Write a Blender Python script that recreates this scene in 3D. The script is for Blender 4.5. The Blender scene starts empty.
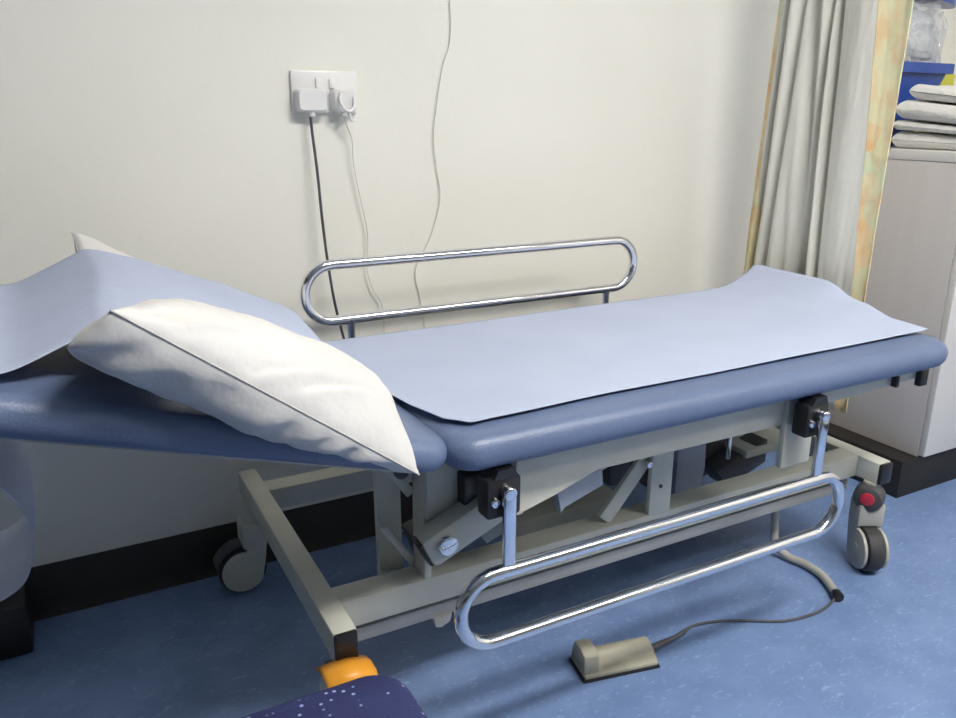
import bpy, bmesh, math, random
from mathutils import Vector, Matrix, noise
from mathutils.bvhtree import BVHTree
random.seed(4)
sc = bpy.context.scene
COL = sc.collection
PI = math.pi
V = Vector

# ------------------------------------------------------------------ materials
def mat(name, col, rough=.5, metal=0, spec=.5, col2=None, nscale=20, nmix=1.0, detail=4,
        bump=0, bscale=60, coat=0, sheen=0, trans=0, alpha=1, stretch=None, lo=.35, hi=.65, coatr=.1):
    m = bpy.data.materials.new(name); m.use_nodes = True
    nt = m.node_tree; b = nt.nodes['Principled BSDF']
    b.inputs['Base Color'].default_value = (*col, 1)
    b.inputs['Roughness'].default_value = rough
    b.inputs['Metallic'].default_value = metal
    b.inputs['Specular IOR Level'].default_value = spec
    b.inputs['Coat Weight'].default_value = coat
    b.inputs['Coat Roughness'].default_value = coatr
    b.inputs['Sheen Weight'].default_value = sheen
    b.inputs['Transmission Weight'].default_value = trans
    b.inputs['Alpha'].default_value = alpha
    tc = nt.nodes.new('ShaderNodeTexCoord'); mp = nt.nodes.new('ShaderNodeMapping')
    nt.links.new(tc.outputs['Object'], mp.inputs['Vector'])
    if stretch: mp.inputs['Scale'].default_value = stretch
    if col2:
        n = nt.nodes.new('ShaderNodeTexNoise'); n.inputs['Scale'].default_value = nscale
        n.inputs['Detail'].default_value = detail
        r = nt.nodes.new('ShaderNodeValToRGB')
        r.color_ramp.elements[0].position = lo; r.color_ramp.elements[0].color = (*col, 1)
        r.color_ramp.elements[1].position = hi; r.color_ramp.elements[1].color = (*col2, 1)
        nt.links.new(mp.outputs['Vector'], n.inputs['Vector'])
        nt.links.new(n.outputs['Fac'], r.inputs['Fac'])
        nt.links.new(r.outputs['Color'], b.inputs['Base Color'])
    if bump:
        n2 = nt.nodes.new('ShaderNodeTexNoise'); n2.inputs['Scale'].default_value = bscale
        n2.inputs['Detail'].default_value = 3
        bp = nt.nodes.new('ShaderNodeBump'); bp.inputs['Strength'].default_value = bump
        bp.inputs['Distance'].default_value = .01
        nt.links.new(mp.outputs['Vector'], n2.inputs['Vector'])
        nt.links.new(n2.outputs['Fac'], bp.inputs['Height'])
        nt.links.new(bp.outputs['Normal'], b.inputs['Normal'])
    return m

def floor_material():
    m = mat('blue_marbled_vinyl', (.150, .235, .44), .42, col2=(.19, .285, .51), nscale=9, bump=.03, bscale=90)
    nt = m.node_tree; b = nt.nodes['Principled BSDF']
    src = b.inputs['Base Color'].links[0].from_socket
    tc = nt.nodes['Texture Coordinate']
    n = nt.nodes.new('ShaderNodeTexNoise'); n.inputs['Scale'].default_value = 38; n.inputs['Detail'].default_value = 5
    n.inputs['Distortion'].default_value = 1.5
    mp = nt.nodes.new('ShaderNodeMapping'); mp.inputs['Scale'].default_value = (1, 2.6, 1)
    mp.inputs['Rotation'].default_value = (0, 0, .5)
    nt.links.new(tc.outputs['Object'], mp.inputs['Vector']); nt.links.new(mp.outputs['Vector'], n.inputs['Vector'])
    r = nt.nodes.new('ShaderNodeValToRGB')
    r.color_ramp.elements[0].position = .58; r.color_ramp.elements[0].color = (0, 0, 0, 1)
    r.color_ramp.elements[1].position = .76; r.color_ramp.elements[1].color = (1, 1, 1, 1)
    nt.links.new(n.outputs['Fac'], r.inputs['Fac'])
    mx = nt.nodes.new('ShaderNodeMix'); mx.data_type = 'RGBA'
    nt.links.new(r.outputs['Color'], mx.inputs['Factor'])
    nt.links.new(src, mx.inputs['A']); mx.inputs['B'].default_value = (.30, .41, .65, 1)
    nt.links.new(mx.outputs['Result'], b.inputs['Base Color'])
    return m

def speckle_material():
    m = mat('dark_blue_speckled_upholstery', (.015, .019, .085), .75, col2=(.024, .031, .12), nscale=14, bump=.2, bscale=300)
    nt = m.node_tree; b = nt.nodes['Principled BSDF']
    src = b.inputs['Base Color'].links[0].from_socket
    tc = nt.nodes['Texture Coordinate']
    v = nt.nodes.new('ShaderNodeTexVoronoi'); v.inputs['Scale'].default_value = 80
    nt.links.new(tc.outputs['Object'], v.inputs['Vector'])
    r = nt.nodes.new('ShaderNodeValToRGB')
    r.color_ramp.elements[0].position = .12; r.color_ramp.elements[0].color = (1, 1, 1, 1)
    r.color_ramp.elements[1].position = .20; r.color_ramp.elements[1].color = (0, 0, 0, 1)
    nt.links.new(v.outputs['Distance'], r.inputs['Fac'])
    mx = nt.nodes.new('ShaderNodeMix'); mx.data_type = 'RGBA'
    nt.links.new(r.outputs['Color'], mx.inputs['Factor'])
    nt.links.new(src, mx.inputs['A']); mx.inputs['B'].default_value = (.30, .36, .66, 1)
    nt.links.new(mx.outputs['Result'], b.inputs['Base Color'])
    return m

def pattern_material():
    m = mat('pastel_print_cotton', (.80, .72, .42), .9, sheen=.2)
    nt = m.node_tree; b = nt.nodes['Principled BSDF']; tc = nt.nodes['Texture Coordinate']
    mp = nt.nodes.new('ShaderNodeMapping'); mp.inputs['Scale'].default_value = (1, 1, .62)
    nt.links.new(tc.outputs['Object'], mp.inputs['Vector'])
    v = nt.nodes.new('ShaderNodeTexVoronoi'); v.inputs['Scale'].default_value = 30; v.inputs['Randomness'].default_value = .8
    v.voronoi_dimensions = '3D'
    nt.links.new(mp.outputs['Vector'], v.inputs['Vector'])
    r = nt.nodes.new('ShaderNodeValToRGB'); cr = r.color_ramp; cr.interpolation = 'EASE'
    sep = nt.nodes.new('ShaderNodeSeparateColor')
    nt.links.new(v.outputs['Color'], sep.inputs['Color'])
    for i, (p, c) in enumerate([(0, (.84, .78, .48)), (.25, (.86, .80, .50)), (.45, (.90, .55, .25)), (.62, (.86, .78, .45)),
                                (.78, (.60, .74, .50)), (.92, (.84, .78, .52))]):
        e = cr.elements[i] if i < 2 else cr.elements.new(p)
        e.position = p; e.color = (*c, 1)
    nt.links.new(sep.outputs['Red'], r.inputs['Fac'])
    n = nt.nodes.new('ShaderNodeTexNoise'); n.inputs['Scale'].default_value = 26; n.inputs['Detail'].default_value = 3
    nt.links.new(mp.outputs['Vector'], n.inputs['Vector'])
    r2 = nt.nodes.new('ShaderNodeValToRGB')
    r2.color_ramp.elements[0].position = .42; r2.color_ramp.elements[0].color = (.88, .80, .50, 1)
    r2.color_ramp.elements[1].position = .60; r2.color_ramp.elements[1].color = (.86, .50, .24, 1)
    nt.links.new(n.outputs['Fac'], r2.inputs['Fac'])
    mx = nt.nodes.new('ShaderNodeMix'); mx.data_type = 'RGBA'; mx.inputs['Factor'].default_value = .5
    nt.links.new(r.outputs['Color'], mx.inputs['A']); nt.links.new(r2.outputs['Color'], mx.inputs['B'])
    nt.links.new(mx.outputs['Result'], b.inputs['Base Color'])
    return m

M = dict(
    wall=mat('cream_painted_plaster', (.84, .825, .755), .62, col2=(.87, .855, .785), nscale=2.2, bump=.05, bscale=40, spec=.3),
    ceil=mat('white_ceiling_paint', (.82, .82, .80), .9),
    far=mat('dark_grey_low_bounce_wall', (.20, .21, .20), .8, col2=(.24, .25, .24), nscale=3),  # unseen walls, coloured dark to cut bounced fill under the couch
    floor=floor_material(),
    skirt=mat('black_vinyl_coving', (.014, .012, .012), .5, col2=(.022, .018, .016), nscale=9, bump=.05),
    cream=mat('cream_powder_coated_steel', (.56, .56, .49), .38, col2=(.60, .60, .53), nscale=12, spec=.5),
    grey=mat('grey_plastic', (.42, .41, .37), .5, col2=(.46, .45, .41), nscale=20),
    gbar=mat('dull_grey_steel_bar', (.40, .40, .38), .45, metal=.2, col2=(.46, .46, .44), nscale=10),
    bluegrey=mat('blue_grey_plastic', (.26, .30, .40), .45, col2=(.30, .34, .43), nscale=10),
    dark=mat('dark_grey_plastic', (.06, .06, .065), .5, col2=(.085, .085, .09), nscale=20),
    black=mat('black_plastic', (.012, .012, .013), .35, col2=(.02, .02, .022), nscale=20),
    rubber=mat('dark_rubber', (.035, .035, .037), .6, col2=(.05, .05, .052), nscale=30, bump=.1),
    chrome=mat('polished_chrome', (.80, .80, .83), .10, metal=1, col2=(.86, .86, .88), nscale=6),
    vinyl=mat('blue_vinyl_upholstery', (.13, .175, .30), .36, col2=(.145, .195, .325), nscale=5, bump=.12, bscale=260, spec=.5),
    paper=mat('pale_blue_couch_paper', (.455, .51, .665), .85, col2=(.48, .535, .69), nscale=7, bump=.12, bscale=45, spec=.2),
    cotton=mat('white_cotton', (.70, .69, .675), .85, col2=(.74, .73, .715), nscale=8, bump=.25, bscale=28, sheen=.1, spec=.2),
    stitch=mat('white_cotton_piping', (.50, .49, .47), .9, col2=(.58, .57, .54), nscale=60),
    lining=mat('cream_curtain_lining', (.74, .73, .66), .9, col2=(.78, .77, .70), nscale=9, bump=.25, bscale=50, sheen=.15, spec=.2, stretch=(1, 1, .35)),
    pattern=pattern_material(),
    lamin=mat('pale_grey_laminate', (.62, .585, .57), .4, col2=(.64, .605, .59), nscale=30, stretch=(1, 1, .05)),
    lamint=mat('white_laminate', (.72, .70, .68), .4, col2=(.75, .73, .71), nscale=8),
    plast=mat('white_moulded_plastic', (.80, .795, .79), .3, col2=(.83, .825, .82), nscale=9),
    wcab=mat('white_cable', (.70, .69, .66), .45, col2=(.75, .74, .71), nscale=30),
    gcab=mat('grey_flex', (.07, .07, .08), .5, col2=(.10, .10, .11), nscale=30),
    beige=mat('beige_grey_plastic', (.37, .35, .27), .5, col2=(.42, .40, .31), nscale=22),
    orange=mat('orange_plastic', (.86, .36, .03), .4, col2=(.90, .40, .045), nscale=15),
    red=mat('red_plastic', (.55, .03, .06), .4, col2=(.62, .04, .07), nscale=20),
    bluebin=mat('blue_moulded_plastic', (.025, .07, .34), .3, col2=(.035, .09, .39), nscale=10),
    yellow=mat('yellow_green_card', (.60, .58, .05), .6, col2=(.66, .64, .10), nscale=10),
    speck=speckle_material(),
    towel=mat('white_folded_linen', (.76, .75, .73), .9, col2=(.82, .81, .79), nscale=12, bump=.5, bscale=60, sheen=.2),
    film=mat('clear_crinkled_film', (.70, .72, .76), .10, spec=1.0, trans=.0, alpha=.34, bump=1, bscale=22),
    swab=mat('pale_grey_wrapped_packs', (.40, .42, .46), .5, col2=(.72, .73, .76), nscale=16, bump=.8, bscale=30),
)
def lamp_mat(k=1):
    m = bpy.data.materials.new('lit_diffuser'); m.use_nodes = True
    nt = m.node_tree; nt.nodes.clear()
    e = nt.nodes.new('ShaderNodeEmission'); o = nt.nodes.new('ShaderNodeOutputMaterial')
    e.inputs['Color'].default_value = (1, .965, .90, 1); e.inputs['Strength'].default_value = LAMP * k
    nt.links.new(e.outputs[0], o.inputs[0]); return m
LAMP = 80.0
M['lamp'] = lamp_mat(); M['lamp_fill'] = lamp_mat(.42)

# ------------------------------------------------------------------ mesh helpers
def smooth(bm, ang=40):
    for f in bm.faces: f.smooth = True
    for e in bm.edges:
        if len(e.link_faces) == 2:
            if e.calc_face_angle(0) > math.radians(ang): e.smooth = False
def obj(name, bm, m, parent=None, ang=40, sm=True):
    bmesh.ops.recalc_face_normals(bm, faces=bm.faces[:])
    if sm: smooth(bm, ang)
    me = bpy.data.meshes.new(name); bm.to_mesh(me); bm.free()
    me.materials.append(m)
    o = bpy.data.objects.new(name, me); COL.objects.link(o)
    if parent:
        o.parent = parent
        o.matrix_parent_inverse = world(parent).inverted()
    return o
def world(o):
    m = Matrix.LocRotScale(o.location, o.rotation_euler, o.scale)
    if o.parent: m = world(o.parent) @ o.matrix_parent_inverse @ m
    return m
def thing(name, label, cat, loc=(0, 0, 0), group=None):
    o = bpy.data.objects.new(name, None); COL.objects.link(o); o.location = loc
    o.empty_display_size = .1
    return tag(o, label, cat, group)
def tag(o, label, cat, group=None):
    o['label'] = label; o['category'] = cat
    if group: o['group'] = group
    return o
def struct(o): o['kind'] = 'structure'; return o
def lab(o, s): o['label'] = s; return o

def box(bm, a, b, bev=0, mtx=None, seg=2):
    r = bmesh.ops.create_cube(bm, size=1)
    vs = r['verts']
    a, b = V(a), V(b)
    for v in vs:
        v.co = V(((a[i] + b[i]) / 2 + v.co[i] * (b[i] - a[i])) for i in range(3))
    if bev:
        es = list({e for v in vs for e in v.link_edges})
        r2 = bmesh.ops.bevel(bm, geom=es, offset=bev, segments=seg, profile=.5, affect='EDGES', clamp_overlap=True)
        vs = list({v for f in r2['faces'] for v in f.verts} | {v for v in vs if v.is_valid})
    if mtx: bmesh.ops.transform(bm, matrix=mtx, verts=vs)
    return vs
def prism(bm, pts, axis, d0, d1, bev=0):
    """polygon in the plane across axis, swept from d0 to d1"""
    def P(p, d):
        return {'x': V((d, p[0], p[1])), 'y': V((p[0], d, p[1])), 'z': V((p[0], p[1], d))}[axis]
    v0 = [bm.verts.new(P(p, d0)) for p in pts]; v1 = [bm.verts.new(P(p, d1)) for p in pts]
    fs = [bm.faces.new(v0), bm.faces.new(v1[::-1])]
    n = len(pts)
    for i in range(n): fs.append(bm.faces.new([v0[i], v1[i], v1[(i + 1) % n], v0[(i + 1) % n]]))
    if bev:
        es = list({e for f in fs for e in f.edges})
        bmesh.ops.bevel(bm, geom=es, offset=bev, segments=2, profile=.5, affect='EDGES', clamp_overlap=True)
def catmull(P, n=8, closed=False):
    P = [V(p) for p in P]; out = []; N = len(P)
    rng = range(N) if closed else range(N - 1)
    for i in rng:
        if closed: p0, p1, p2, p3 = P[i - 1], P[i], P[(i + 1) % N], P[(i + 2) % N]
        else: p0, p1, p2, p3 = P[max(i - 1, 0)], P[i], P[i + 1], P[min(i + 2, N - 1)]
        for k in range(n):
            t = k / n
            out.append(.5 * ((2 * p1) + (p2 - p0) * t + (2 * p0 - 5 * p1 + 4 * p2 - p3) * t * t + (3 * p1 - p0 - 3 * p2 + p3) * t ** 3))
    if not closed: out.append(P[-1])
    return out
def tube(bm, path, r, seg=12, closed=False, flat=1.0):
    path = [V(p) for p in path]; N = len(path); rings = []
    up = None
    for i, p in enumerate(path):
        if closed: t = (path[(i + 1) % N] - path[i - 1]).normalized()
        else: t = (path[min(i + 1, N - 1)] - path[max(i - 1, 0)]).normalized()
        if up is None:
            up = V((0, 0, 1)) if abs(t.z) < .9 else V((0, 1, 0))
        s = t.cross(up).normalized(); u = s.cross(t).normalized(); up = u
        rr = r(i / (N - 1)) if callable(r) else r
        rings.append([bm.verts.new(p + s * math.cos(a) * rr + u * math.sin(a) * rr * flat) for a in [2 * PI * k / seg for k in range(seg)]])
    for i in range(N if closed else N - 1):
        A, B = rings[i], rings[(i + 1) % N]
        for k in range(seg): bm.faces.new([A[k], A[(k + 1) % seg], B[(k + 1) % seg], B[k]])
    if not closed:
        bm.faces.new(rings[0][::-1]); bm.faces.new(rings[-1])
def cyl(bm, p0, p1, r, seg=24, bev=0):
    p0, p1 = V(p0), V(p1); d = (p1 - p0); L = d.length; d.normalize()
    if bev: pts = [(0, r - bev), (bev * .3, r - bev * .3), (bev, r), (L - bev, r), (L - bev * .3, r - bev * .3), (L, r - bev)]
    else: pts = [(0, r), (L, r)]
    up = V((0, 0, 1)) if abs(d.z) < .9 else V((1, 0, 0))
    s = d.cross(up).normalized(); u = s.cross(d)
    rings = [[bm.verts.new(p0 + d * z + (s * math.cos(a) + u * math.sin(a)) * q) for a in [2 * PI * k / seg for k in range(seg)]] for z, q in pts]
    for A, B in zip(rings, rings[1:]):
        for k in range(seg): bm.faces.new([A[k], A[(k + 1) % seg], B[(k + 1) % seg], B[k]])
    bm.faces.new(rings[0][::-1]); bm.faces.new(rings[-1])
def rrect(x0, x1, y0, y1, r, n=8):
    pts = []
    for cx, cy, a0 in ((x1 - r, y1 - r, 0), (x0 + r, y1 - r, PI / 2), (x0 + r, y0 + r, PI), (x1 - r, y0 + r, 1.5 * PI)):
        for k in range(n + 1):
            a = a0 + PI / 2 * k / n
            pts.append((cx + r * math.cos(a), cy + r * math.sin(a)))
    return pts
def cushion(bm, x0, x1, y0, y1, z0, z1, rc, re, dome=.004, n=8):
    """padded slab with rounded corners and a soft edge"""
    H = z1 - z0; prof = []
    for k in range(9):
        a = -PI / 2 + PI * k / 8
        prof.append((re * (1 - math.cos(a)), z0 + H / 2 + H / 2 * math.sin(a)))
    prof += [(re + .03, z1 + dome * .6), (re + .09, z1 + dome)]
    rings = []
    for ins, z in prof:
        rings.append([bm.verts.new((x, y, z)) for x, y in rrect(x0 + ins, x1 - ins, y0 + ins, y1 - ins, max(rc - ins * .7, .012), n)])
    m = len(rings[0])
    for A, B in zip(rings, rings[1:]):
        for k in range(m): bm.faces.new([A[k], A[(k + 1) % m], B[(k + 1) % m], B[k]])
    bm.faces.new(rings[0][::-1]); bm.faces.new(rings[-1])
def grid(bm, pts):
    vs = [[bm.verts.new(p) for p in row] for row in pts]
    for i in range(len(vs) - 1):
        for j in range(len(vs[0]) - 1):
            bm.faces.new([vs[i][j], vs[i + 1][j], vs[i + 1][j + 1], vs[i][j + 1]])
    return vs
def lerp(a, b, t): return a + (b - a) * t
def interp(x, tab):
    if x <= tab[0][0]: return tab[0][1]
    for (a, fa), (b, fb) in zip(tab, tab[1:]):
        if x <= b: 
            t = (x - a) / (b - a); t = t * t * (3 - 2 * t); return lerp(fa, fb, t)
    return tab[-1][1]
def solid(o, t, off=0):
    m = o.modifiers.new('thickness', 'SOLIDIFY'); m.thickness = t; m.offset = off
    return o

# ------------------------------------------------------------------ the room
YW = 1.77
X0, X1, Y0, ZC = -2.3, 3.1, -2.6, 2.6
def sbox(name, a, b, m, bev=0):
    bm = bmesh.new(); box(bm, a, b, bev); return struct(obj(name, bm, m))
sbox('floor', (X0 - .1, Y0 - .1, -.1), (X1 + .1, YW + .1, 0), M['floor'])
sbox('ceiling', (X0 - .1, Y0 - .1, ZC), (X1 + .1, YW + .1, ZC + .1), M['ceil'])
sbox('wall_back', (X0, YW, 0), (X1, YW + .1, ZC), M['wall'])
sbox('wall_left', (X0 - .1, Y0, 0), (X0, YW + .1, ZC), M['far'])
sbox('wall_right', (X1, Y0, 0), (X1 + .1, YW + .1, ZC), M['wall'])
sbox('wall_front', (X0, Y0 - .1, 0), (X1, Y0, ZC), M['far'])
# coved skirting: upright strip with a little foot curving on to the floor
bm = bmesh.new()
prism(bm, [(YW, 0), (YW - .022, 0), (YW - .010, .008), (YW - .006, .02), (YW - .005, .112), (YW - .002, .117), (YW, .117)], 'x', X0, X1)
struct(obj('baseboard_back', bm, M['skirt']))
bm = bmesh.new()
prism(bm, [(X1, 0), (X1 - .022, 0), (X1 - .010, .008), (X1 - .006, .02), (X1 - .005, .112), (X1 - .002, .117), (X1, .117)], 'y', Y0, YW)
struct(obj('baseboard_right', bm, M['skirt']))
bm = bmesh.new(); box(bm, (-.9, 1.632, 0), (-.135, YW - .004, .112), .006)
struct(obj('trim_1', bm, M['skirt']))

def ceiling_light(x, y, w, d, label, m='lamp'):
    t = thing('ceiling_light', label, 'ceiling light', (x, y, ZC))
    bm = bmesh.new()
    for a, b in (((-w / 2 - .03, -d / 2 - .03), (w / 2 + .03, -d / 2)), ((-w / 2 - .03, d / 2), (w / 2 + .03, d / 2 + .03)),
                 ((-w / 2 - .03, -d / 2), (-w / 2, d / 2)), ((w / 2, -d / 2), (w / 2 + .03, d / 2))):
        box(bm, (x + a[0], y + a[1], ZC - .03), (x + b[0], y + b[1], ZC), .003)
    obj('frame', bm, M['lamint'], t)
    bm = bmesh.new(); box(bm, (x - w / 2, y - d / 2, ZC - .02), (x + w / 2, y + d / 2, ZC - .001))
    obj('diffuser', bm, M[m], t)
ceiling_light(1.10, -.20, 1.1, .30, 'lit ceiling panel in front of the couch')

ceiling_light(2.35, -1.0, .9, .4, 'added dim fill panel on the ceiling to the right, in front of the cabinet', 'lamp_fill')  # fill lamp added to brighten the curtain, cabinet and bin

# ------------------------------------------------------------------ treatment couch
couch = thing('treatment_couch', 'wheeled treatment couch in blue vinyl on a cream steel frame, its head end raised', 'couch', (.95, 1.25, 0))
HX, HZ, SL = .462, .555, .304          # hinge line and the slope of the raised head end
HA = math.atan(SL)
YN, YB = .925, 1.535
bm = bmesh.new(); cushion(bm, .462, 1.622, YN, YB, .547, .603, .05, .024)
m_seat = obj('mattress', bm, M['vinyl'], couch, 60)
bm = bmesh.new(); cushion(bm, -.63, 0, YN + .005, YB, 0, .050, .05, .022)
bmesh.ops.transform(bm, matrix=Matrix.Translation((HX + .001, 0, HZ - .007)) @ Matrix.Rotation(HA, 4, 'Y'), verts=bm.verts[:])
bvh_parts = [bm.copy()]
m_head = obj('raised_backrest', bm, M['vinyl'], couch, 60)
def S(x):                               # top of the padding along x
    return .603 if x > HX else .613 + (HX - x) * SL - .008

# tray under each pad
bm = bmesh.new()
box(bm, (.60, 1.00, .525), (1.60, 1.47, .548), .003)
obj('deck_panel', bm, M['cream'], couch)
bm = bmesh.new()
box(bm, (-.57, 1.0, -.022), (-.02, 1.46, .001), .003)
bmesh.ops.transform(bm, matrix=Matrix.Translation((HX + .001, 0, HZ - .007)) @ Matrix.Rotation(HA, 4, 'Y'), verts=bm.verts[:])
obj('backrest_panel', bm, M['cream'], couch)
# deep side plates under the flat section
for y0, y1 in ((.985, 1.0), (1.462, 1.477)):
    bm = bmesh.new()
    prism(bm, [(.60, .553), (.60, .434), (.617, .436), (.678, .452), (.758, .478), (1.20, .477), (1.29, .50), (1.585, .51), (1.60, .53), (1.60, .549)], 'y', y0, y1)
    obj('side_plate', bm, M['cream'], couch, sm=False)
bm = bmesh.new(); prism(bm, [(.688, .458), (.780, .486), (.785, .436), (.707, .412), (.701, .404)], 'y', 1.003, 1.02)
obj('gusset', bm, M['bluegrey'], couch, sm=False)
bm = bmesh.new(); box(bm, (1.585, 1.0, .50), (1.60, 1.47, .55), .002); obj('end_plate', bm, M['cream'], couch)
for x0, x1, z0, z1 in ((1.585, 1.61, .495, .535), (1.505, 1.515, .505, .53)):
    bm = bmesh.new(); box(bm, (x0, .972, z0), (x1, .986, z1), .002); obj('stop_block', bm, M['black'], couch)
bm = bmesh.new(); box(bm, (1.192, .976, .388), (1.272, .990, .548), .003); obj('rail_mount', bm, M['cream'], couch)
bm = bmesh.new(); box(bm, (.60, 1.0, .42), (.625, 1.06, .55), .004); obj('rail_mount', bm, M['cream'], couch)

# wheeled base
def beam(name, a, b, m=M['cream'], bev=.004):
    bm = bmesh.new(); box(bm, a, b, bev); return obj(name, bm, m, couch)
crossL = beam('crossbar', (.308, 1.045, .216), (.348, 1.715, .27))
crossR = beam('crossbar', (1.632, 1.062, .216), (1.674, 1.715, .27))
beam('base_beam', (.345, 1.118, .216), (1.634, 1.172, .27))
beam('base_beam', (.345, 1.602, .212), (1.634, 1.655, .262))
for c, x0, x1, y in ((crossL, .308, .348, 1.045), (crossR, 1.632, 1.674, 1.062)):
    bm = bmesh.new(); box(bm, (x0 + .001, y - .008, .217), (x1 - .001, y + .004, .268), .004)
    lab(obj('end_cap', bm, M['black'], c), 'black plastic end cap')
bm = bmesh.new(); box(bm, (.349, 1.135, .172), (1.632, 1.155, .199), .003); obj('linkage_bar', bm, M['gbar'], couch)
for x in (.352, 1.61): beam('linkage_bracket', (x, 1.136, .175), (x + .012, 1.16, .217), M['gbar'], .002)
bm = bmesh.new(); prism(bm, [(.520, .175), (.556, .177), (.552, .162), (.535, .155), (.524, .158)], 'y', 1.128, 1.15); obj('latch', bm, M['gbar'], couch)

# lifting gear
bm = bmesh.new(); box(bm, (.995, 1.118, .268), (1.050, 1.130, .54), .002)
obj('lift_column', bm, M['cream'], couch)
bm = bmesh.new(); cyl(bm, (1.02, 1.119, .33), (1.02, 1.115, .33), .004, 12); obj('rivet', bm, M['dark'], couch)
def bar_between(bm, p0, p1, w, h, bev=.003):
    p0, p1 = V(p0), V(p1); d = p1 - p0
    q = d.to_track_quat('X', 'Z').to_matrix().to_4x4()
    box(bm, (0, -w / 2, -h / 2), (d.length, w / 2, h / 2), bev, Matrix.Translation(p0) @ q)
bm = bmesh.new(); bar_between(bm, (1.004, 1.138, .402), (.896, 1.138, .276), .012, .034); obj('strut', bm, M['cream'], couch)
bm = bmesh.new(); cyl(bm, (.99, 1.128, .382), (.99, 1.118, .382), .007, 16, .002); obj('bolt', bm, M['chrome'], couch)
bm = bmesh.new(); bar_between(bm, (.70, 1.30, .23), (1.32, 1.30, .45), .05, .06); obj('lift_arm', bm, M['cream'], couch)
bm = bmesh.new(); bar_between(bm, (.52, 1.22, .28), (.98, 1.22, .43), .05, .07); obj('lift_arm', bm, M['dark'], couch)
bm = bmesh.new(); box(bm, (.74, 1.21, .235), (1.0, 1.60, .275), .01); obj('gear_tray', bm, M['cream'], couch)
# curved motor shroud
bm = bmesh.new()
pts = [(a - .022, b) for a, b in [(1.175, .175), (1.185, .25), (1.18, .31), (1.175, .345), (1.205, .36), (1.24, .36), (1.262, .345), (1.266, .28), (1.255, .22), (1.235, .175)]]
prism(bm, pts, 'y', 1.22, 1.25, .006); obj('motor_shroud', bm, M['bluegrey'], couch)
bm = bmesh.new(); cyl(bm, (1.13, 1.30, .28), (1.17, 1.30, .28), .055, 28, .008); obj('motor', bm, M['dark'], couch)
bm = bmesh.new(); prism(bm, [(1.30, .25), (1.46, .30), (1.46, .24), (1.34, .20)], 'y', 1.24, 1.30, .004)
prism(bm, [(1.29, .43), (1.345, .43), (1.35, .34), (1.41, .28), (1.40, .22), (1.28, .20)], 'y', 1.30, 1.33, .003)
obj('pivot_bracket', bm, M['dark'], couch)
bm = bmesh.new(); cyl(bm, (1.325, 1.235, .28), (1.325, 1.235, .345), .006, 14, .001); obj('pivot_pin', bm, M['chrome'], couch)
bm = bmesh.new(); box(bm, (1.10, 1.38, .19), (1.60, 1.56, .45), .012); obj('dark_block', bm, M['dark'], couch)  # plain dark block, drawn wide so the opening behind the gear stays dark
bm = bmesh.new(); box(bm, (1.38, 1.23, .268), (1.56, 1.58, .288), .004); obj('gear_tray', bm, M['cream'], couch)
# upright channels and housing at the hinge end
bm = bmesh.new()
prism(bm, [(.445, .545), (.49, .545), (.492, .245), (.448, .262)], 'y', 1.20, 1.215)
prism(bm, [(.447, .262), (.492, .245), (.525, .20), (.515, .20), (.448, .235)], 'y', 1.19, 1.215)
obj('upright_channel', bm, M['cream'], couch, sm=False)
bm = bmesh.new()
box(bm, (.500, 1.120, .268), (.514, 1.17, .54), .003); obj('upright_channel', bm, M['cream'], couch)
bm = bmesh.new(); bar_between(bm, (.435, 1.175, .50), (.50, 1.175, .41), .012, .018)
bar_between(bm, (.445, 1.17, .36), (.51, 1.17, .26), .012, .014)
obj('channel_brace', bm, M['cream'], couch)
bm = bmesh.new(); cyl(bm, (.478, 1.168, .462), (.478, 1.155, .462), .013, 20, .003); obj('bolt', bm, M['dark'], couch)
bm = bmesh.new(); box(bm, (.502, 1.112, .385), (.585, 1.13, .548), .004); obj('housing_plate', bm, M['cream'], couch)
bm = bmesh.new(); box(bm, (.560, 1.085, .385), (.607, 1.12, .466), .004); obj('stop_block', bm, M['black'], couch)
# actuator: rounded rectangular tube, dark mouth, chrome pin
bm = bmesh.new(); bar_between(bm, (.486, 1.095, .342), (.735, 1.08, .462), .05, .062, .012)
act = obj('actuator', bm, M['cream'], couch)
bm = bmesh.new(); bar_between(bm, (.482, 1.095, .340), (.490, 1.095, .344), .036, .052, .004); lab(obj('mouth', bm, M['black'], act), 'black open end of the tube')
bm = bmesh.new(); cyl(bm, (.518, 1.073, .360), (.518, 1.058, .360), .0185, 24, .006); lab(obj('pin', bm, M['chrome'], act), 'chrome pivot pin')

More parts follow.
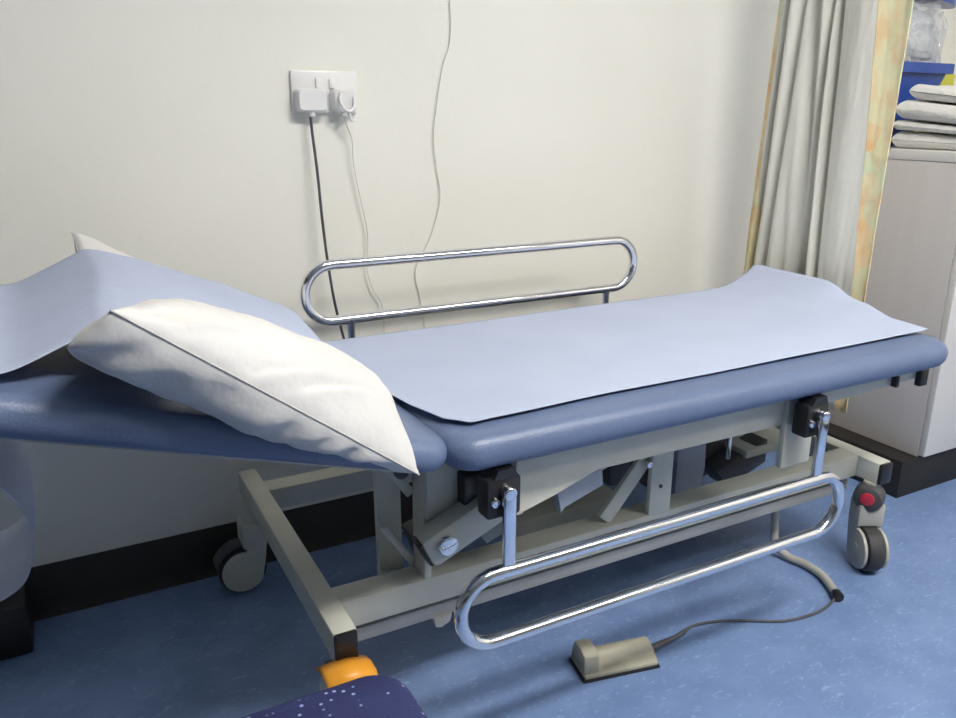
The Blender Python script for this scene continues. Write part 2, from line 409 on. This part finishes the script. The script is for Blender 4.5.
# chrome side rails
def rail(name, y, zlo, zhi, up):
    xa, xb, r, R = (.452 if up else .467), (1.303 if up else 1.298), .0112, (zhi - zlo) / 2
    path = []
    for k in range(17):
        a = PI / 2 + PI * k / 16; path.append((xa + R + R * math.cos(a), y, (zlo + zhi) / 2 + R * math.sin(a)))
    for k in range(1, 24): path.append((lerp(xa + R, xb - R, k / 24), y, zlo))
    for k in range(17):
        a = -PI / 2 + PI * k / 16; path.append((xb - R + R * math.cos(a), y, (zlo + zhi) / 2 + R * math.sin(a)))
    for k in range(1, 24): path.append((lerp(xb - R, xa + R, k / 24), y, zhi))
    bm = bmesh.new(); tube(bm, path, r, 18, True)
    o = obj(name, bm, M['chrome'], couch, 70)
    for x in (.548, 1.222):
        bm = bmesh.new()
        if up:
            tube(bm, [(x, y, zlo), (x, y, zlo - .012), (x, y, zlo - .06), (x, y, zlo - .10)], lambda t: .0125 if t < .3 else .009, 14)
            cyl(bm, (x - .02, y - .003, .528), (x + .02, y - .003, .528), .009)
        else:
            box(bm, (x - .0105, y - .0055, zhi - .002), (x + .0105, y + .0055, .513), .003)
            cyl(bm, (x, y + .0125, .513), (x, y - .0065, .513), .0105, 20, .002)
        obj('rail_post', bm, M['chrome'], o, 50)
        yy = y + .012 if not up else y - .012
        bm = bmesh.new()
        s = 1 if not up else -1
        box(bm, (x - .030, min(yy, yy + s * .034), .468), (x + .028, max(yy, yy + s * .034), .532), .005)
        prism(bm, [(x - .02, .531), (x + .022, .531), (x + .016, .546), (x - .012, .546)], 'y', min(yy, yy + s * .034), max(yy, yy + s * .034))
        brk = obj('rail_bracket', bm, M['black'], o, 30); lab(brk, 'black clamp block')
        if not up:
            bm = bmesh.new(); cyl(bm, (x - .018, yy + .001, .497), (x - .018, yy - .006, .497), .0075, 18, .002)
            obj('bolt', bm, M['chrome'], o)
    return o
lab(rail('side_rail', .918, .266, .385, False), 'chrome side rail folded down on the near side')
lab(rail('side_rail', 1.592, .624, .744, True), 'chrome side rail raised on the wall side')

# casters
def caster(x, y, yaw, kind):
    T = Matrix.Translation((x, y, 0)) @ Matrix.Rotation(yaw, 4, 'Z')
    R = .054; cx = -.028
    light = M['cream'] if kind != 'front' else M['grey']
    def place(bm): bmesh.ops.transform(bm, matrix=T, verts=bm.verts[:])
    bm = bmesh.new()
    # fork: rounded cheek on each side joined by a shoulder and stem
    for s in (-1, 1):
        y0, y1 = (s * .021, s * .029)
        pts = []
        rr = R * .90
        for k in range(21):
            a = math.radians(75) + math.radians(250) * k / 20
            pts.append((cx + rr * math.cos(a), R + .002 + rr * math.sin(a)))
        pts += [(.022, R + .03), (.028, .128), (.018, .165), (-.018, .165), (-.02, .13)]
        prism(bm, pts, 'y', min(y0, y1), max(y0, y1), .002)
    box(bm, (-.026, -.031, .110), (.028, .031, .168), .006)
    cyl(bm, (0, 0, .16), (0, 0, .218), .018, 20)
    place(bm); f = obj('caster', bm, light, couch, 35)
    bm = bmesh.new(); cyl(bm, (cx, -.018, R + .001), (cx, .018, R + .001), R, 40, .006); place(bm)
    w = lab(obj('wheel', bm, M['rubber'], f, 30), 'dark rubber wheel')
    bm = bmesh.new()
    bm.free()
    for s in (-1, 1):
        bm = bmesh.new(); cyl(bm, (cx, s * .0285, R + .002), (cx, s * .0305, R + .002), .014, 20, .0008)
        place(bm); obj('axle_cap', bm, light, f)
    if kind == 'front':
        T2 = Matrix.Translation((x, y, 0)) @ Matrix.Rotation(math.radians(118), 4, 'Z')
        def place(bm): bmesh.ops.transform(bm, matrix=T2, verts=bm.verts[:])
        bm = bmesh.new(); cyl(bm, (0, -.026, .180), (0, .034, .180), .034, 30, .016); place(bm)
        lab(obj('brake_housing', bm, M['dark'], f), 'dark rounded brake housing')
        bm = bmesh.new(); cyl(bm, (0, .033, .184), (0, .038, .184), .016, 22, .002); place(bm)
        lab(obj('brake_button', bm, M['red'], f), 'red round button')
    if kind == 'hood':
        bm = bmesh.new()
        pts = [(cx + (R + .008) * math.cos(a), R + .004 + (R + .008) * math.sin(a)) for a in [math.radians(88 + 75 * k / 10) for k in range(11)]]
        pts += [(cx + (R + .003) * math.cos(a), R + .004 + (R + .003) * math.sin(a)) for a in [math.radians(163 - 75 * k / 10) for k in range(11)]]
        prism(bm, pts, 'y', -.02, .02); place(bm); obj('wheel_guard', bm, M['dark'], f)
    return f
caster(.318, 1.668, 0, 'hood')
cf = caster(1.640, 1.080, math.radians(62), 'front')
caster(1.652, 1.66, math.radians(20), 'plain')
cl = caster(.330, 1.075, math.radians(40), 'plain')
# orange brake pedal at the head end's near caster
bm = bmesh.new()
rows = []
for i in range(13):
    t = i / 12; x = lerp(.280, .361, t); arc = math.sin(PI * t)
    yf = .992 - .010 * arc
    rows.append([(x, yf + .06, .213 + .014 * arc - .004 * t), (x, yf + .03, .224 + .014 * arc - .004 * t), (x, yf + .006, .223 + .013 * arc - .004 * t),
                 (x, yf, .213 + .012 * arc - .004 * t), (x, yf + .002, .176 + .016 * arc + .010 * t)])
grid(bm, rows)
solid(lab(obj('brake_pedal', bm, M['orange'], cl, 60), 'curved orange foot pedal'), .004, -1)
bm = bmesh.new(); box(bm, (.300, 1.03, .175), (.345, 1.075, .205), .004); obj('pedal_arm', bm, M['dark'], cl)

# ------------------------------------------------------------------ pillows
def pillow(name, nl, nr, fr, fl, Tt, Tb, seed, label, clampf=None, shrink=.05, N=90, wr=.004, piping=True, pw=.55, wrinkfun=None):
    nl, nr, fr, fl = map(V, (nl, nr, fr, fl))
    nrm = ((nr - nl).cross(fl - nl)).normalized()
    if nrm.z < 0: nrm = -nrm
    def P(u, v, side):
        uu = .5 + (u - .5) * (1 - shrink * math.sin(PI * v)); vv = .5 + (v - .5) * (1 - shrink * 1.2 * math.sin(PI * u))
        p = nl.lerp(nr, uu).lerp(fl.lerp(fr, uu), vv)
        a, b = abs(2 * u - 1), abs(2 * v - 1)
        env = max(0, (1 - a ** 2.6) * (1 - b ** 2.4)) ** pw
        T = Tt if side > 0 else -Tb * lerp(1, .62, u)
        edge = 1 - min(1, env)
        w = noise.noise(V((u * 5 + seed, v * 3, side))) * wr * 1.4 * env
        w += noise.noise(V((u * 16 + seed, v * 5 + u * 6, side * 2))) * wr * (.3 + edge) * (env > .01) * min(1, env * 3)
        d = T * env + w * (1 if side < 0 else .55)
        if wrinkfun: d += wrinkfun(u, v, side) * min(1, env * 3)
        q = p + nrm * d
        if clampf: q = clampf(q, side, u, v)
        return q
    bm = bmesh.new()
    top = grid(bm, [[P(i / N, j / N, 1) for j in range(N + 1)] for i in range(N + 1)])
    bot = grid(bm, [[P(i / N, j / N, -1) for j in range(N + 1)] for i in range(N + 1)])
    rim = [top[i][0].co.copy() for i in range(N + 1)] + [top[N][j].co.copy() for j in range(1, N + 1)] + \
          [top[i][N].co.copy() for i in range(N - 1, -1, -1)] + [top[0][j].co.copy() for j in range(N - 1, 0, -1)]
    bmesh.ops.remove_doubles(bm, verts=bm.verts[:], dist=.0004)
    cp = bm.copy()
    o = obj(name, bm, M['cotton'], None, 75)
    tag(o, label, 'pillow')
    if piping:
        b2 = bmesh.new(); tube(b2, rim, .0011, 6, True); obj('piping', b2, M['stitch'], o, 80)
    return o, cp
# pillow under the paper
def clamp2(q, side, u, v):
    q.z += .026 * math.exp(-(u * u + (1 - v) ** 2) / .022)
    zs = S(q.x) + .003
    if q.z < zs: q.z = zs + .0005 * side
    return q
p2, p2bm = pillow('pillow', (.030, 1.08, .792), (.385, 1.17, .650), (.425, 1.565, .645), (.040, 1.565, .818), .036, .06, 9,
            'white pillow under the blue paper, only its back corner showing by the wall', clamp2, pw=.38)
bvh_parts.append(p2bm)
# pillow at the near edge
def clamp1(q, side, u, v):
    if q.y > .918:
        d = max(0, min(1, (q.y - .918) / .03))
        zs = S(q.x) + .004 - .034 * (1 - math.sqrt(1 - (1 - d) ** 2))
        if q.z < zs: q.z = zs + .0005 * side
    if side < 0: q.x -= .052 * math.exp(-(u / .16) ** 2) * min(1, u * 22) ** .5 * min(1, v * 8) ** .5
    return q
def wr1(u, v, side):
    k = 0
    if side > 0:
        for a, b, s, w in ((.16, .12, .010, .05), (.45, .10, .007, .06), (.62, .16, .006, .07)):
            d = (u - a) - (v - b) * .9
            k -= s * math.exp(-(d / .03) ** 2) * math.exp(-((v - b) / (w * 2)) ** 2)
            k += s * .7 * math.exp(-((d - .05) / .032) ** 2) * math.exp(-((v - b) / (w * 2)) ** 2)
    else:
        k += .005 * math.sin(u * 40 + v * 24 + 3 * math.sin(u * 9)) * math.exp(-(v / .14) ** 2)
    return k
p1, p1bm = pillow('pillow', (.046, .860, .858), (.396, .900, .584), (.384, 1.01, .690), (.085, 1.05, .812), .052, .084, 3,
            'plump white pillow lying across the near edge of the raised backrest', clamp1, shrink=.015, wr=.007, wrinkfun=wr1)

# ------------------------------------------------------------------ couch paper
trees = [BVHTree.FromBMesh(b) for b in bvh_parts]
def top_z(x, y):
    z = -1
    for t in trees:
        h = t.ray_cast(V((x, y, 2)), V((0, 0, -1)))
        if h[0] is not None: z = max(z, h[0].z)
    if x > HX - .03: z = max(z, .6065)
    return z
NEAR = [(-.14, .945), (.05, 1.0), (.09, 1.04), (.14, 1.08), (.30, 1.14), (.42, 1.17), (.452, 1.14), (.468, 1.06), (.486, 1.0), (.515, .972), (.56, .975), (.8, .985), (1.6, .99), (1.66, 1.0)]
BACK = [(-.14, 1.49), (.03, 1.475), (.10, 1.45), (.2, 1.435), (.36, 1.45), (.45, 1.485), (.55, 1.488), (1.3, 1.50), (1.60, 1.505)]
xs = [-.118 + (1.637 + .118) * i / 260 for i in range(261)]
NV = 60
Z = []
for x in xs:
    row = []
    for j in range(NV + 1):
        v = j / NV; y = lerp(interp(x, NEAR), interp(x, BACK), v)
        row.append([x, y, top_z(x, min(y, YB - .03))])
    Z.append(row)
xe = -.066                               # stretched from the covered pillow down to the head end
for j in range(NV + 1):
    zr = [Z[i][j][2] for i in range(len(xs))]
    for i in range(len(xs)):
        if xe < xs[i] < .16:
            Z[i][j][2] = max([zr[i]] + [lerp(S(xe), zr[k], (xs[i] - xe) / (xs[k] - xe)) for k in range(i + 1, i + 40)])
        elif xs[i] <= xe: Z[i][j][2] = S(xs[i])
for i in range(len(xs)):                # and tents out over the free strip beside it
    if xs[i] < .12:
        for j in range(NV + 1):
            y = Z[i][j][1]
            if y < 1.14:
                k = min(NV, int((1.14 - Z[i][0][1]) / (Z[i][NV][1] - Z[i][0][1]) * NV) + 1)
                Z[i][j][2] = max(Z[i][j][2], Z[i][k][2] - .002 * (1.14 - y) / .14)
base = [[p[2] for p in r] for r in Z]
for it in range(14):
    nz = [[p[2] for p in r] for r in Z]
    for i in range(1, len(Z) - 1):
        for j in range(NV + 1):
            j0, j1 = max(j - 1, 0), min(j + 1, NV)
            a = (Z[i - 1][j][2] + Z[i + 1][j][2] + Z[i][j0][2] + Z[i][j1][2]) / 4
            nz[i][j] = max(a, base[i][j])
    for i in range(len(Z)):
        for j in range(NV + 1): Z[i][j][2] = nz[i][j]
for i, r in enumerate(Z):
    for j, p in enumerate(r):
        x, y = p[0], p[1]
        p[2] += .005 + .0022 * (noise.noise(V((x * 3.5, y * 6, 1))) + .5)
        # foot end tips up against the curtain
        v = j / NV
        if x > 1.50:
            t = (x - 1.50) / .137
            p[2] += t * t * interp(v, [(0, .0), (.15, .002), (.35, .022), (.55, .052), (.8, .052), (.95, .054), (1, .05)])
        p[0] -= .020 * (1 - v) ** 2 * max(0, (x - 1.3) / .337)
        # free edge near the small of the hinge lifts a touch
        if v < .08 and x < .1: p[2] += .003
bm = bmesh.new()
tail = [(-.140, .790), (-.158, .770), (-.160, .735), (-.145, .68), (-.122, .62), (-.096, .56), (-.082, .51), (-.078, .46), (-.084, .415), (-.102, .38), (-.145, .36), (-.19, .362)]
tail = catmull([(a, 0, b) for a, b in tail], 4)
rowsT = []
for k, q in enumerate(reversed(tail)):
    f = 1 - k / (len(tail) - 1)
    yn = lerp(.957, 1.20, min(1, f * 1.6)); yb = 1.50 - .02 * f
    rowsT.append([(q.x + .004 * math.sin(j / 6 + f * 4), lerp(yn, yb, j / NV), q.z + (Z[0][j][2] - .793) * (1 - f) ** 3 + .012 * f * math.cos(j / NV * 3)) for j in range(NV + 1)])
allrows = rowsT + [[tuple(p) for p in r] for r in Z]
# round off the near hinge-side corner by the NEAR table; build
grid(bm, allrows)
paper = obj('couch_paper', bm, M['paper'], None, 80)
solid(paper, .0012, 1)
tag(paper, 'pale blue disposable paper sheet spread along the couch and over the covered pillow', 'paper sheet')

# ------------------------------------------------------------------ curtain
cur = thing('curtain', 'cream lined curtain with yellow and orange patterned edges hanging at the foot of the couch', 'curtain', (1.7, 1.4, 0))
CT, CB = 2.45, .32
VAL = [  # valley: t at z=1.3, t at z=.6, depth, width
    (.115, .075, .040, .016), (.235, .20, .034, .03), (.345, .50, .030, .045), (.455, .52, .045, .022), (.515, .655, .050, .020), (.27, .36, .012, .05)]
def curt(t, z):
    h = (z - .6) / .7
    h = min(max(h, -.4), 1.7)
    y = lerp(lerp(1.608, 1.228, t), lerp(1.582, 1.217, t), h)
    x = 1.702 + .010 * math.sin(t * 14 + 1)
    for a, b, d, w in VAL:
        c = lerp(b, a, h)
        u = (t - c) / w
        x += d * .78 * math.exp(-u * u)
        x -= d * .33 * math.exp(-((u + 1.9) / 1.3) ** 2)
    x += .0035 * noise.noise(V((t * 9, z * 3, 2))) + .0015 * noise.noise(V((t * 30, z * 12, 5)))
    return V((x, y, z))
def tl(z): return lerp(.09, .022, min(max((z - .6) / .7, 0), 1))
def tr(z): return lerp(.925, .80, min(max((z - .6) / .7, 0), 1))
def cstrip(name, f0, f1, n, m, dx=0):
    bm = bmesh.new(); rows = []
    for i in range(91):
        z = lerp(CB, CT, i / 90)
        rows.append([curt(lerp(f0(z), f1(z), j / n), z) + V((dx * math.sin(PI * .5 * j / n), 0, 0)) for j in range(n + 1)])
    grid(bm, rows); return solid(obj(name, bm, m, cur, 80), .0025)
cstrip('lining', tl, tr, 170, M['lining'])
lab(cstrip('patterned_edge', lambda z: 0, tl, 12, M['pattern']), 'narrow yellow patterned edge by the wall')
lab(cstrip('patterned_edge', tr, lambda z: 1.0, 30, M['pattern'], .012), 'yellow and orange patterned edge turned to the front')
bm = bmesh.new(); box(bm, (1.69, .2, 2.47), (1.715, YW, 2.50), .003); box(bm, (1.695, .3, 2.50), (1.71, .32, ZC)); box(bm, (1.695, 1.6, 2.50), (1.71, 1.62, ZC))
struct(obj('trim_2', bm, M['lamint']))
for k in range(5):
    bm = bmesh.new(); y = 1.23 + k * .088
    tube(bm, [(1.7025, y, 2.44), (1.7025, y, 2.472)], .004, 8); obj('hook', bm, M['plast'], cur)

# ------------------------------------------------------------------ cabinet
CX, CY = 2.10, 1.24
cab = thing('cabinet', 'tall pale laminate base cabinet on a black plinth behind the curtain', 'cabinet', (CX, CY, 0))
bm = bmesh.new(); box(bm, (CX, CY + .02, .112), (CX + .9, YW - .006, .925), .002); obj('body', bm, M['lamin'], cab)
bm = bmesh.new(); box(bm, (CX - .07, CY + .015, 0), (CX + .9, YW - .03, .112), .001); lab(obj('plinth', bm, M['skirt'], cab), 'black plinth')
bm = bmesh.new(); box(bm, (CX - .002, CY - .005, .925), (CX + .9, YW - .006, .954), .004); obj('worktop', bm, M['lamint'], cab)
for k in range(2):
    bm = bmesh.new(); x = CX + k * .45; box(bm, (x + .001, CY, .118), (x + .447, CY + .019, .921), .002)
    d = obj('door', bm, M['lamint'], cab)
    bm = bmesh.new(); hx = x + (.41 if k == 0 else .04)
    tube(bm, catmull([(hx, CY + .002, .75), (hx, CY - .02, .755), (hx, CY - .025, .81), (hx, CY - .02, .865), (hx, CY + .002, .87)], 6), .005, 10)
    obj('handle', bm, M['chrome'], d)

# folded linen stack
def towel(x0, x1, y0, y1, zb, zt, label, seed):
    """soft folded slab; zb and zt give (near, far) heights of its underside and top"""
    bm = bmesh.new(); n = 30; rings = []
    prof = rrect(0, 1, 0, 1, .3, 7)
    h0 = (zt[0] + zt[1] - zb[0] - zb[1]) / 2
    for i in range(n + 1):
        s = i / n; x = lerp(x0, x1, s ** 1.6)
        e = min(1, (s ** 1.6) * (x1 - x0) / (h0 * .55)); k = math.sqrt(max(0, 1 - (1 - e) ** 2)) * .86 + .14
        ring = []
        for a, b in prof:
            q = abs(b - .5) * 2
            # rounding kept short in y
            yy = lerp(y0, y1, a) if .3 <= a <= .7 else (y0 + a * h0 * 1.4 if a < .3 else y1 - (1 - a) * h0 * 1.4)
            v = (yy - y0) / (y1 - y0)
            lo, hi = lerp(zb[0], zb[1], v), lerp(zt[0], zt[1], v)
            bb = .5 + (b - .5) * k
            zz = lerp(lo, hi, bb)
            if bb > .5: zz += .004 * noise.noise(V((x * 12 + seed, yy * 11, seed))) * k - .004
            g = math.exp(-((b - .5) / .10) ** 2)
            if a < .3: yy += g * .006
            ring.append(bm.verts.new((x + .006 * noise.noise(V((yy * 14, zz * 30, seed))) * (1 - s), yy + .005 * noise.noise(V((x * 10, seed, zz * 20))), zz)))
        rings.append(ring)
    m = len(rings[0])
    for A, B in zip(rings, rings[1:]):
        for k in range(m): bm.faces.new([A[k], A[(k + 1) % m], B[(k + 1) % m], B[k]])
    bm.faces.new(rings[0][::-1]); bm.faces.new(rings[-1])
    t = obj('folded_sheet', bm, M['towel'], None, 60)
    return tag(t, label, 'folded linen', 'folded linen stacked on the cabinet')
ZT = .9545
towel(2.115, 2.55, 1.262, 1.50, (ZT, ZT), (.992, 1.004), 'bottom one of the folded white sheets, resting on the cabinet top', 1)
towel(2.108, 2.55, 1.262, 1.50, (.993, 1.005), (1.014, 1.034), 'thin folded white sheet second from the bottom of the stack', 2)
towel(2.104, 2.55, 1.258, 1.495, (1.015, 1.035), (1.062, 1.088), 'thick folded white sheet third from the bottom of the stack', 3)
towel(2.120, 2.55, 1.255, 1.470, (1.063, 1.086), (1.102, 1.128), 'folded white sheet lying topmost on the stack beside the curtain', 4)

# blue bin with a bag of packs behind the linen
bn = thing('storage_bin', 'dark blue tapered plastic bin standing behind the folded linen', 'bin', (2.36, 1.63, ZT))
bm = bmesh.new()
def ringz(x0, x1, y0, y1, z, r=.012): return [bm.verts.new((x, y, z)) for x, y in rrect(x0, x1, y0, y1, r, 4)]
R_ = [ringz(2.19, 2.30, 1.575, 1.69, ZT + .0005), ringz(2.17, 2.405, 1.555, 1.72, 1.158), ringz(2.158, 2.420, 1.542, 1.728, 1.158), ringz(2.158, 2.420, 1.542, 1.728, 1.186),
      ringz(2.174, 2.404, 1.558, 1.714, 1.186), ringz(2.20, 2.30, 1.59, 1.68, .98)]
for A, B in zip(R_, R_[1:]):
    for k in range(len(A)): bm.faces.new([A[k], A[(k + 1) % len(A)], B[(k + 1) % len(A)], B[k]])
bm.faces.new(R_[0][::-1]); bm.faces.new(R_[-1])
obj('tub', bm, M['bluebin'], bn, 30)
def crumple(cx, cy, cz, rx, ry, rz, amp, seed, sub=5, zmin=None):
    bm = bmesh.new(); bmesh.ops.create_icosphere(bm, subdivisions=sub, radius=1)
    for v in bm.verts:
        n = v.co.normalized()
        c = V((math.copysign(abs(n.x) ** .7, n.x), math.copysign(abs(n.y) ** .7, n.y), math.copysign(abs(n.z) ** .7, n.z)))
        k = 1 + amp * (noise.noise(n * 2.3 + V((seed, 0, 0))) + .7 * abs(noise.noise(n * 6 + V((0, seed, 0)))))
        p = V((cx + c.x * rx * k, cy + c.y * ry * k, cz + c.z * rz * k))
        if zmin is not None: p.z = max(p.z, zmin)
        v.co = p
    return bm
bg = thing('plastic_bag', 'clear crinkled plastic bag of pale packs with a blue band, filling the blue bin', 'bag', (2.31, 1.63, 1.10))
bm = crumple(2.295, 1.628, 1.235, .098, .046, .09, .35, 4, 5); obj('packs', bm, M['swab'], bg, 25)
bm = crumple(2.295, 1.632, 1.250, .118, .058, .105, .32, 7); obj('film', bm, M['film'], bg, 20)
bm = bmesh.new(); pts = catmull([(2.20, 1.66, 1.355), (2.26, 1.585, 1.362), (2.35, 1.58, 1.358), (2.47, 1.61, 1.352), (2.52, 1.67, 1.352), (2.36, 1.70, 1.36)], 6, True)
bm2 = bmesh.new()
lo = [bm2.verts.new(p) for p in pts]; hi = [bm2.verts.new(p + V((0, 0, .05))) for p in pts]
for k in range(len(lo)): bm2.faces.new([lo[k], lo[(k + 1) % len(lo)], hi[(k + 1) % len(lo)], hi[k]])
bm2.faces.new(lo[::-1]); bm2.faces.new(hi); bm.free()
lab(obj('band', bm2, M['bluebin'], bg, 40), 'blue top of the bag')
bm = bmesh.new(); box(bm, (2.52, 1.70, ZT), (2.67, 1.762, 1.168), .002)
o = obj('carton', bm, M['yellow'], None, 30)
tag(o, 'yellow green carton against the wall behind the blue bin', 'carton')

# ------------------------------------------------------------------ wall socket, plugs, cables
sk = thing('wall_socket', 'white double switched wall socket above the couch', 'socket', (.57, YW, 1.086))
bm = bmesh.new(); box(bm, (.4975, YW - .010, 1.043), (.6435, YW, 1.130), .004); obj('face_plate', bm, M['plast'], sk)
for x in (.556, .586):
    bm = bmesh.new(); box(bm, (x - .006, YW - .015, 1.094), (x + .006, YW - .008, 1.114), .002); obj('switch', bm, M['plast'], sk)
for x in (.505, .636):
    bm = bmesh.new(); cyl(bm, (x, YW - .0095, 1.086), (x, YW - .0112, 1.086), .003, 14); obj('screw', bm, M['chrome'], sk)
def plug(name, x, z, label, cable, r, m, seed, wd=.026):
    t = thing(name, label, 'plug', (x, YW - .011, z))
    bm = bmesh.new()
    A = rrect(x - wd, x + wd, z - .024, z + .024, .008, 5)
    B = rrect(x - wd + .004, x + wd - .004, z - .020, z + .021, .009, 5)
    rr = [[bm.verts.new((a, YW - .0105, b)) for a, b in A], [bm.verts.new((a, YW - .030, b)) for a, b in A], [bm.verts.new((a, YW - .036, b)) for a, b in B]]
    for P, Q in zip(rr, rr[1:]):
        for k in range(len(P)): bm.faces.new([P[k], P[(k + 1) % len(P)], Q[(k + 1) % len(P)], Q[k]])
    bm.faces.new(rr[0][::-1]); bm.faces.new(rr[-1])
    cyl(bm, (x, YW - .022, z - .02), (x, YW - .022, z - .034), .0075, 14, .002)
    obj('plug_body', bm, M['plast'], t)
    bm = bmesh.new(); tube(bm, catmull(cable, 8), r, 8); obj('cable', bm, m, t, 80)
    return t
plug('mains_plug', .5355, 1.069, 'white plug in the left socket with a dark cable dropping behind the couch', 
     [(.532, YW - .022, 1.04), (.533, YW - .026, 1.0), (.537, YW - .034, .92), (.541, YW - .04, .81), (.549, YW - .045, .70), (.562, YW - .05, .60), (.60, YW - .045, .45), (.665, YW - .04, .25), (.682, YW - .04, .12), (.686, YW - .05, .03), (.72, YW - .055, .004), (.85, YW - .06, .004)],
     .0032, M['gcab'], 1, .033)
t = plug('mains_plug', .607, 1.069, 'white plug in the right socket with a thin white cable and a loose pull tab',
     [(.607, YW - .022, 1.04), (.610, YW - .026, 1.02), (.625, YW - .018, .985), (.628, YW - .014, .93), (.642, YW - .014, .85), (.655, YW - .014, .775), (.651, YW - .012, .70), (.662, YW - .012, .65), (.685, YW - .012, .60), (.69, YW - .012, .50), (.70, YW - .013, .25), (.70, YW - .03, .009)],
     .0014, M['wcab'], 2)
bm = bmesh.new(); tube(bm, catmull([(.598, YW - .037, 1.085), (.592, YW - .044, 1.07), (.598, YW - .048, 1.054), (.612, YW - .046, 1.047), (.624, YW - .042, 1.058), (.626, YW - .037, 1.075)], 6), .0035, 8)
tube(bm, catmull([(.612, YW - .045, 1.045), (.614, YW - .045, 1.03), (.622, YW - .045, 1.028), (.628, YW - .04, 1.04)], 6), .003, 8)
obj('pull_tab', bm, M['plast'], t, 80)
bm = bmesh.new()
tube(bm, catmull([(.876, YW - .004, 2.55), (.874, YW - .004, 1.75), (.876, YW - .004, 1.40), (.874, YW - .004, 1.288), (.877, YW - .004, 1.24), (.872, YW - .004, 1.19), (.856, YW - .005, 1.149), (.838, YW - .006, 1.06), (.829, YW - .006, .983), (.838, YW - .005, .91), (.845, YW - .005, .845), (.82, YW - .004, .76), (.778, YW - .004, .68), (.79, YW - .005, .60), (.80, YW - .005, .5), (.80, YW - .01, .12), (.80, YW - .026, .004)], 8), .0013, 6)
w = obj('wall_wire', bm, M['wcab'], None, 80); tag(w, 'thin pale wire trailing down the wall to the right of the double socket', 'wire')

# ------------------------------------------------------------------ foot switch on the floor
fs = thing('foot_switch', 'beige foot switch on the blue floor, wired to a grey conduit', 'foot switch', (.88, 1.06, 0))
ang = math.atan2(-.030, .150)
FT = Matrix.Translation((.790, 1.035, 0)) @ Matrix.Rotation(ang, 4, 'Z')
def fplace(bm): bmesh.ops.transform(bm, matrix=FT, verts=bm.verts[:])
bm = bmesh.new(); box(bm, (0, 0, .0), (.165, .075, .006), .002); fplace(bm); lab(obj('base_plate', bm, M['black'], fs), 'dark non-slip base')
bm = bmesh.new(); prism(bm, [(.002, .005), (.073, .005), (.073, .016), (.060, .034), (.048, .038), (.036, .036), (.022, .019), (.002, .014)], 'x', .004, .162, .004); fplace(bm); body = obj('pedal', bm, M['beige'], fs, 35)
bm = bmesh.new(); prism(bm, [(.006, .012), (.072, .012), (.070, .030), (.060, .056), (.030, .058), (.010, .052)], 'x', .004, .036, .004); fplace(bm); obj('guard', bm, M['beige'], fs, 35)
bm = bmesh.new(); tube(bm, catmull([(.945, 1.040, .016), (.985, 1.045, .016), (1.03, 1.050, .014), (1.08, 1.065, .010)], 6), lambda t: lerp(.0085, .003, t), 10)
lab(obj('strain_relief', bm, M['gcab'], fs, 80), 'dark tapering cable sleeve')
bm = bmesh.new(); tube(bm, catmull([(1.06, 1.058, .008), (1.10, 1.073, .0035), (1.16, 1.060, .0035), (1.22, 1.030, .0035), (1.29, .993, .0035), (1.37, .982, .0035), (1.43, .990, .006), (1.452, 1.0, .010)], 8), .003, 8)
obj('cable', bm, M['gcab'], fs, 80)
bm = bmesh.new(); tube(bm, catmull([(1.478, 1.215, .17), (1.480, 1.208, .085), (1.478, 1.195, .035), (1.488, 1.165, .014), (1.500, 1.12, .012), (1.495, 1.07, .012), (1.470, 1.02, .012), (1.458, .998, .012)], 8), .0095, 12)
lab(obj('conduit', bm, M['grey'], fs, 80), 'grey flexible conduit')
bm = bmesh.new(); cyl(bm, (1.462, 1.006, .012), (1.452, .988, .012), .012, 16, .002); obj('conduit_end', bm, M['black'], fs)

# ------------------------------------------------------------------ stool in the foreground
st = thing('stool', 'dark blue speckled upholstered stool at the bottom edge of the picture', 'stool', (.06, .5, 0))
bm = bmesh.new(); cushion(bm, -.20, .287, .27, .728, .405, .452, .045, .02, .004)
obj('seat', bm, M['speck'], st, 60)
bm = bmesh.new(); box(bm, (-.16, .30, .39), (.25, .69, .406), .003); obj('seat_board', bm, M['black'], st)
for x in (-.14, .23):
    for y in (.32, .67):
        bm = bmesh.new(); cyl(bm, (x, y, .391), (x, y, 0), .0125, 16); obj('leg', bm, M['chrome'], st)

# ------------------------------------------------------------------ camera and light
cam = bpy.data.cameras.new('camera'); co = bpy.data.objects.new('camera', cam); COL.objects.link(co)
a, b, r = math.radians(28.3), math.radians(17.2), math.radians(.26)
fw = V((math.sin(a) * math.cos(b), math.cos(a) * math.cos(b), -math.sin(b))); rt = V((math.cos(a), -math.sin(a), 0)); up = rt.cross(fw)
R1 = math.cos(r) * rt + math.sin(r) * up; U1 = -math.sin(r) * rt + math.cos(r) * up
mw = Matrix(((R1.x, U1.x, -fw.x, 0), (R1.y, U1.y, -fw.y, 0), (R1.z, U1.z, -fw.z, 1.05), (0, 0, 0, 1)))
co.matrix_world = mw
cam.sensor_width = 36; cam.lens = 803 / 956 * 36; cam.clip_start = .02
sc.camera = co
w = bpy.data.worlds.new('world'); sc.world = w; w.use_nodes = True
w.node_tree.nodes['Background'].inputs[0].default_value = (.5, .5, .5, 1)
w.node_tree.nodes['Background'].inputs[1].default_value = .1
sc.view_settings.view_transform = 'Standard'; sc.view_settings.look = 'None'
sc.view_settings.exposure = -.25; sc.view_settings.gamma = 1; sc.view_settings.use_curve_mapping = False
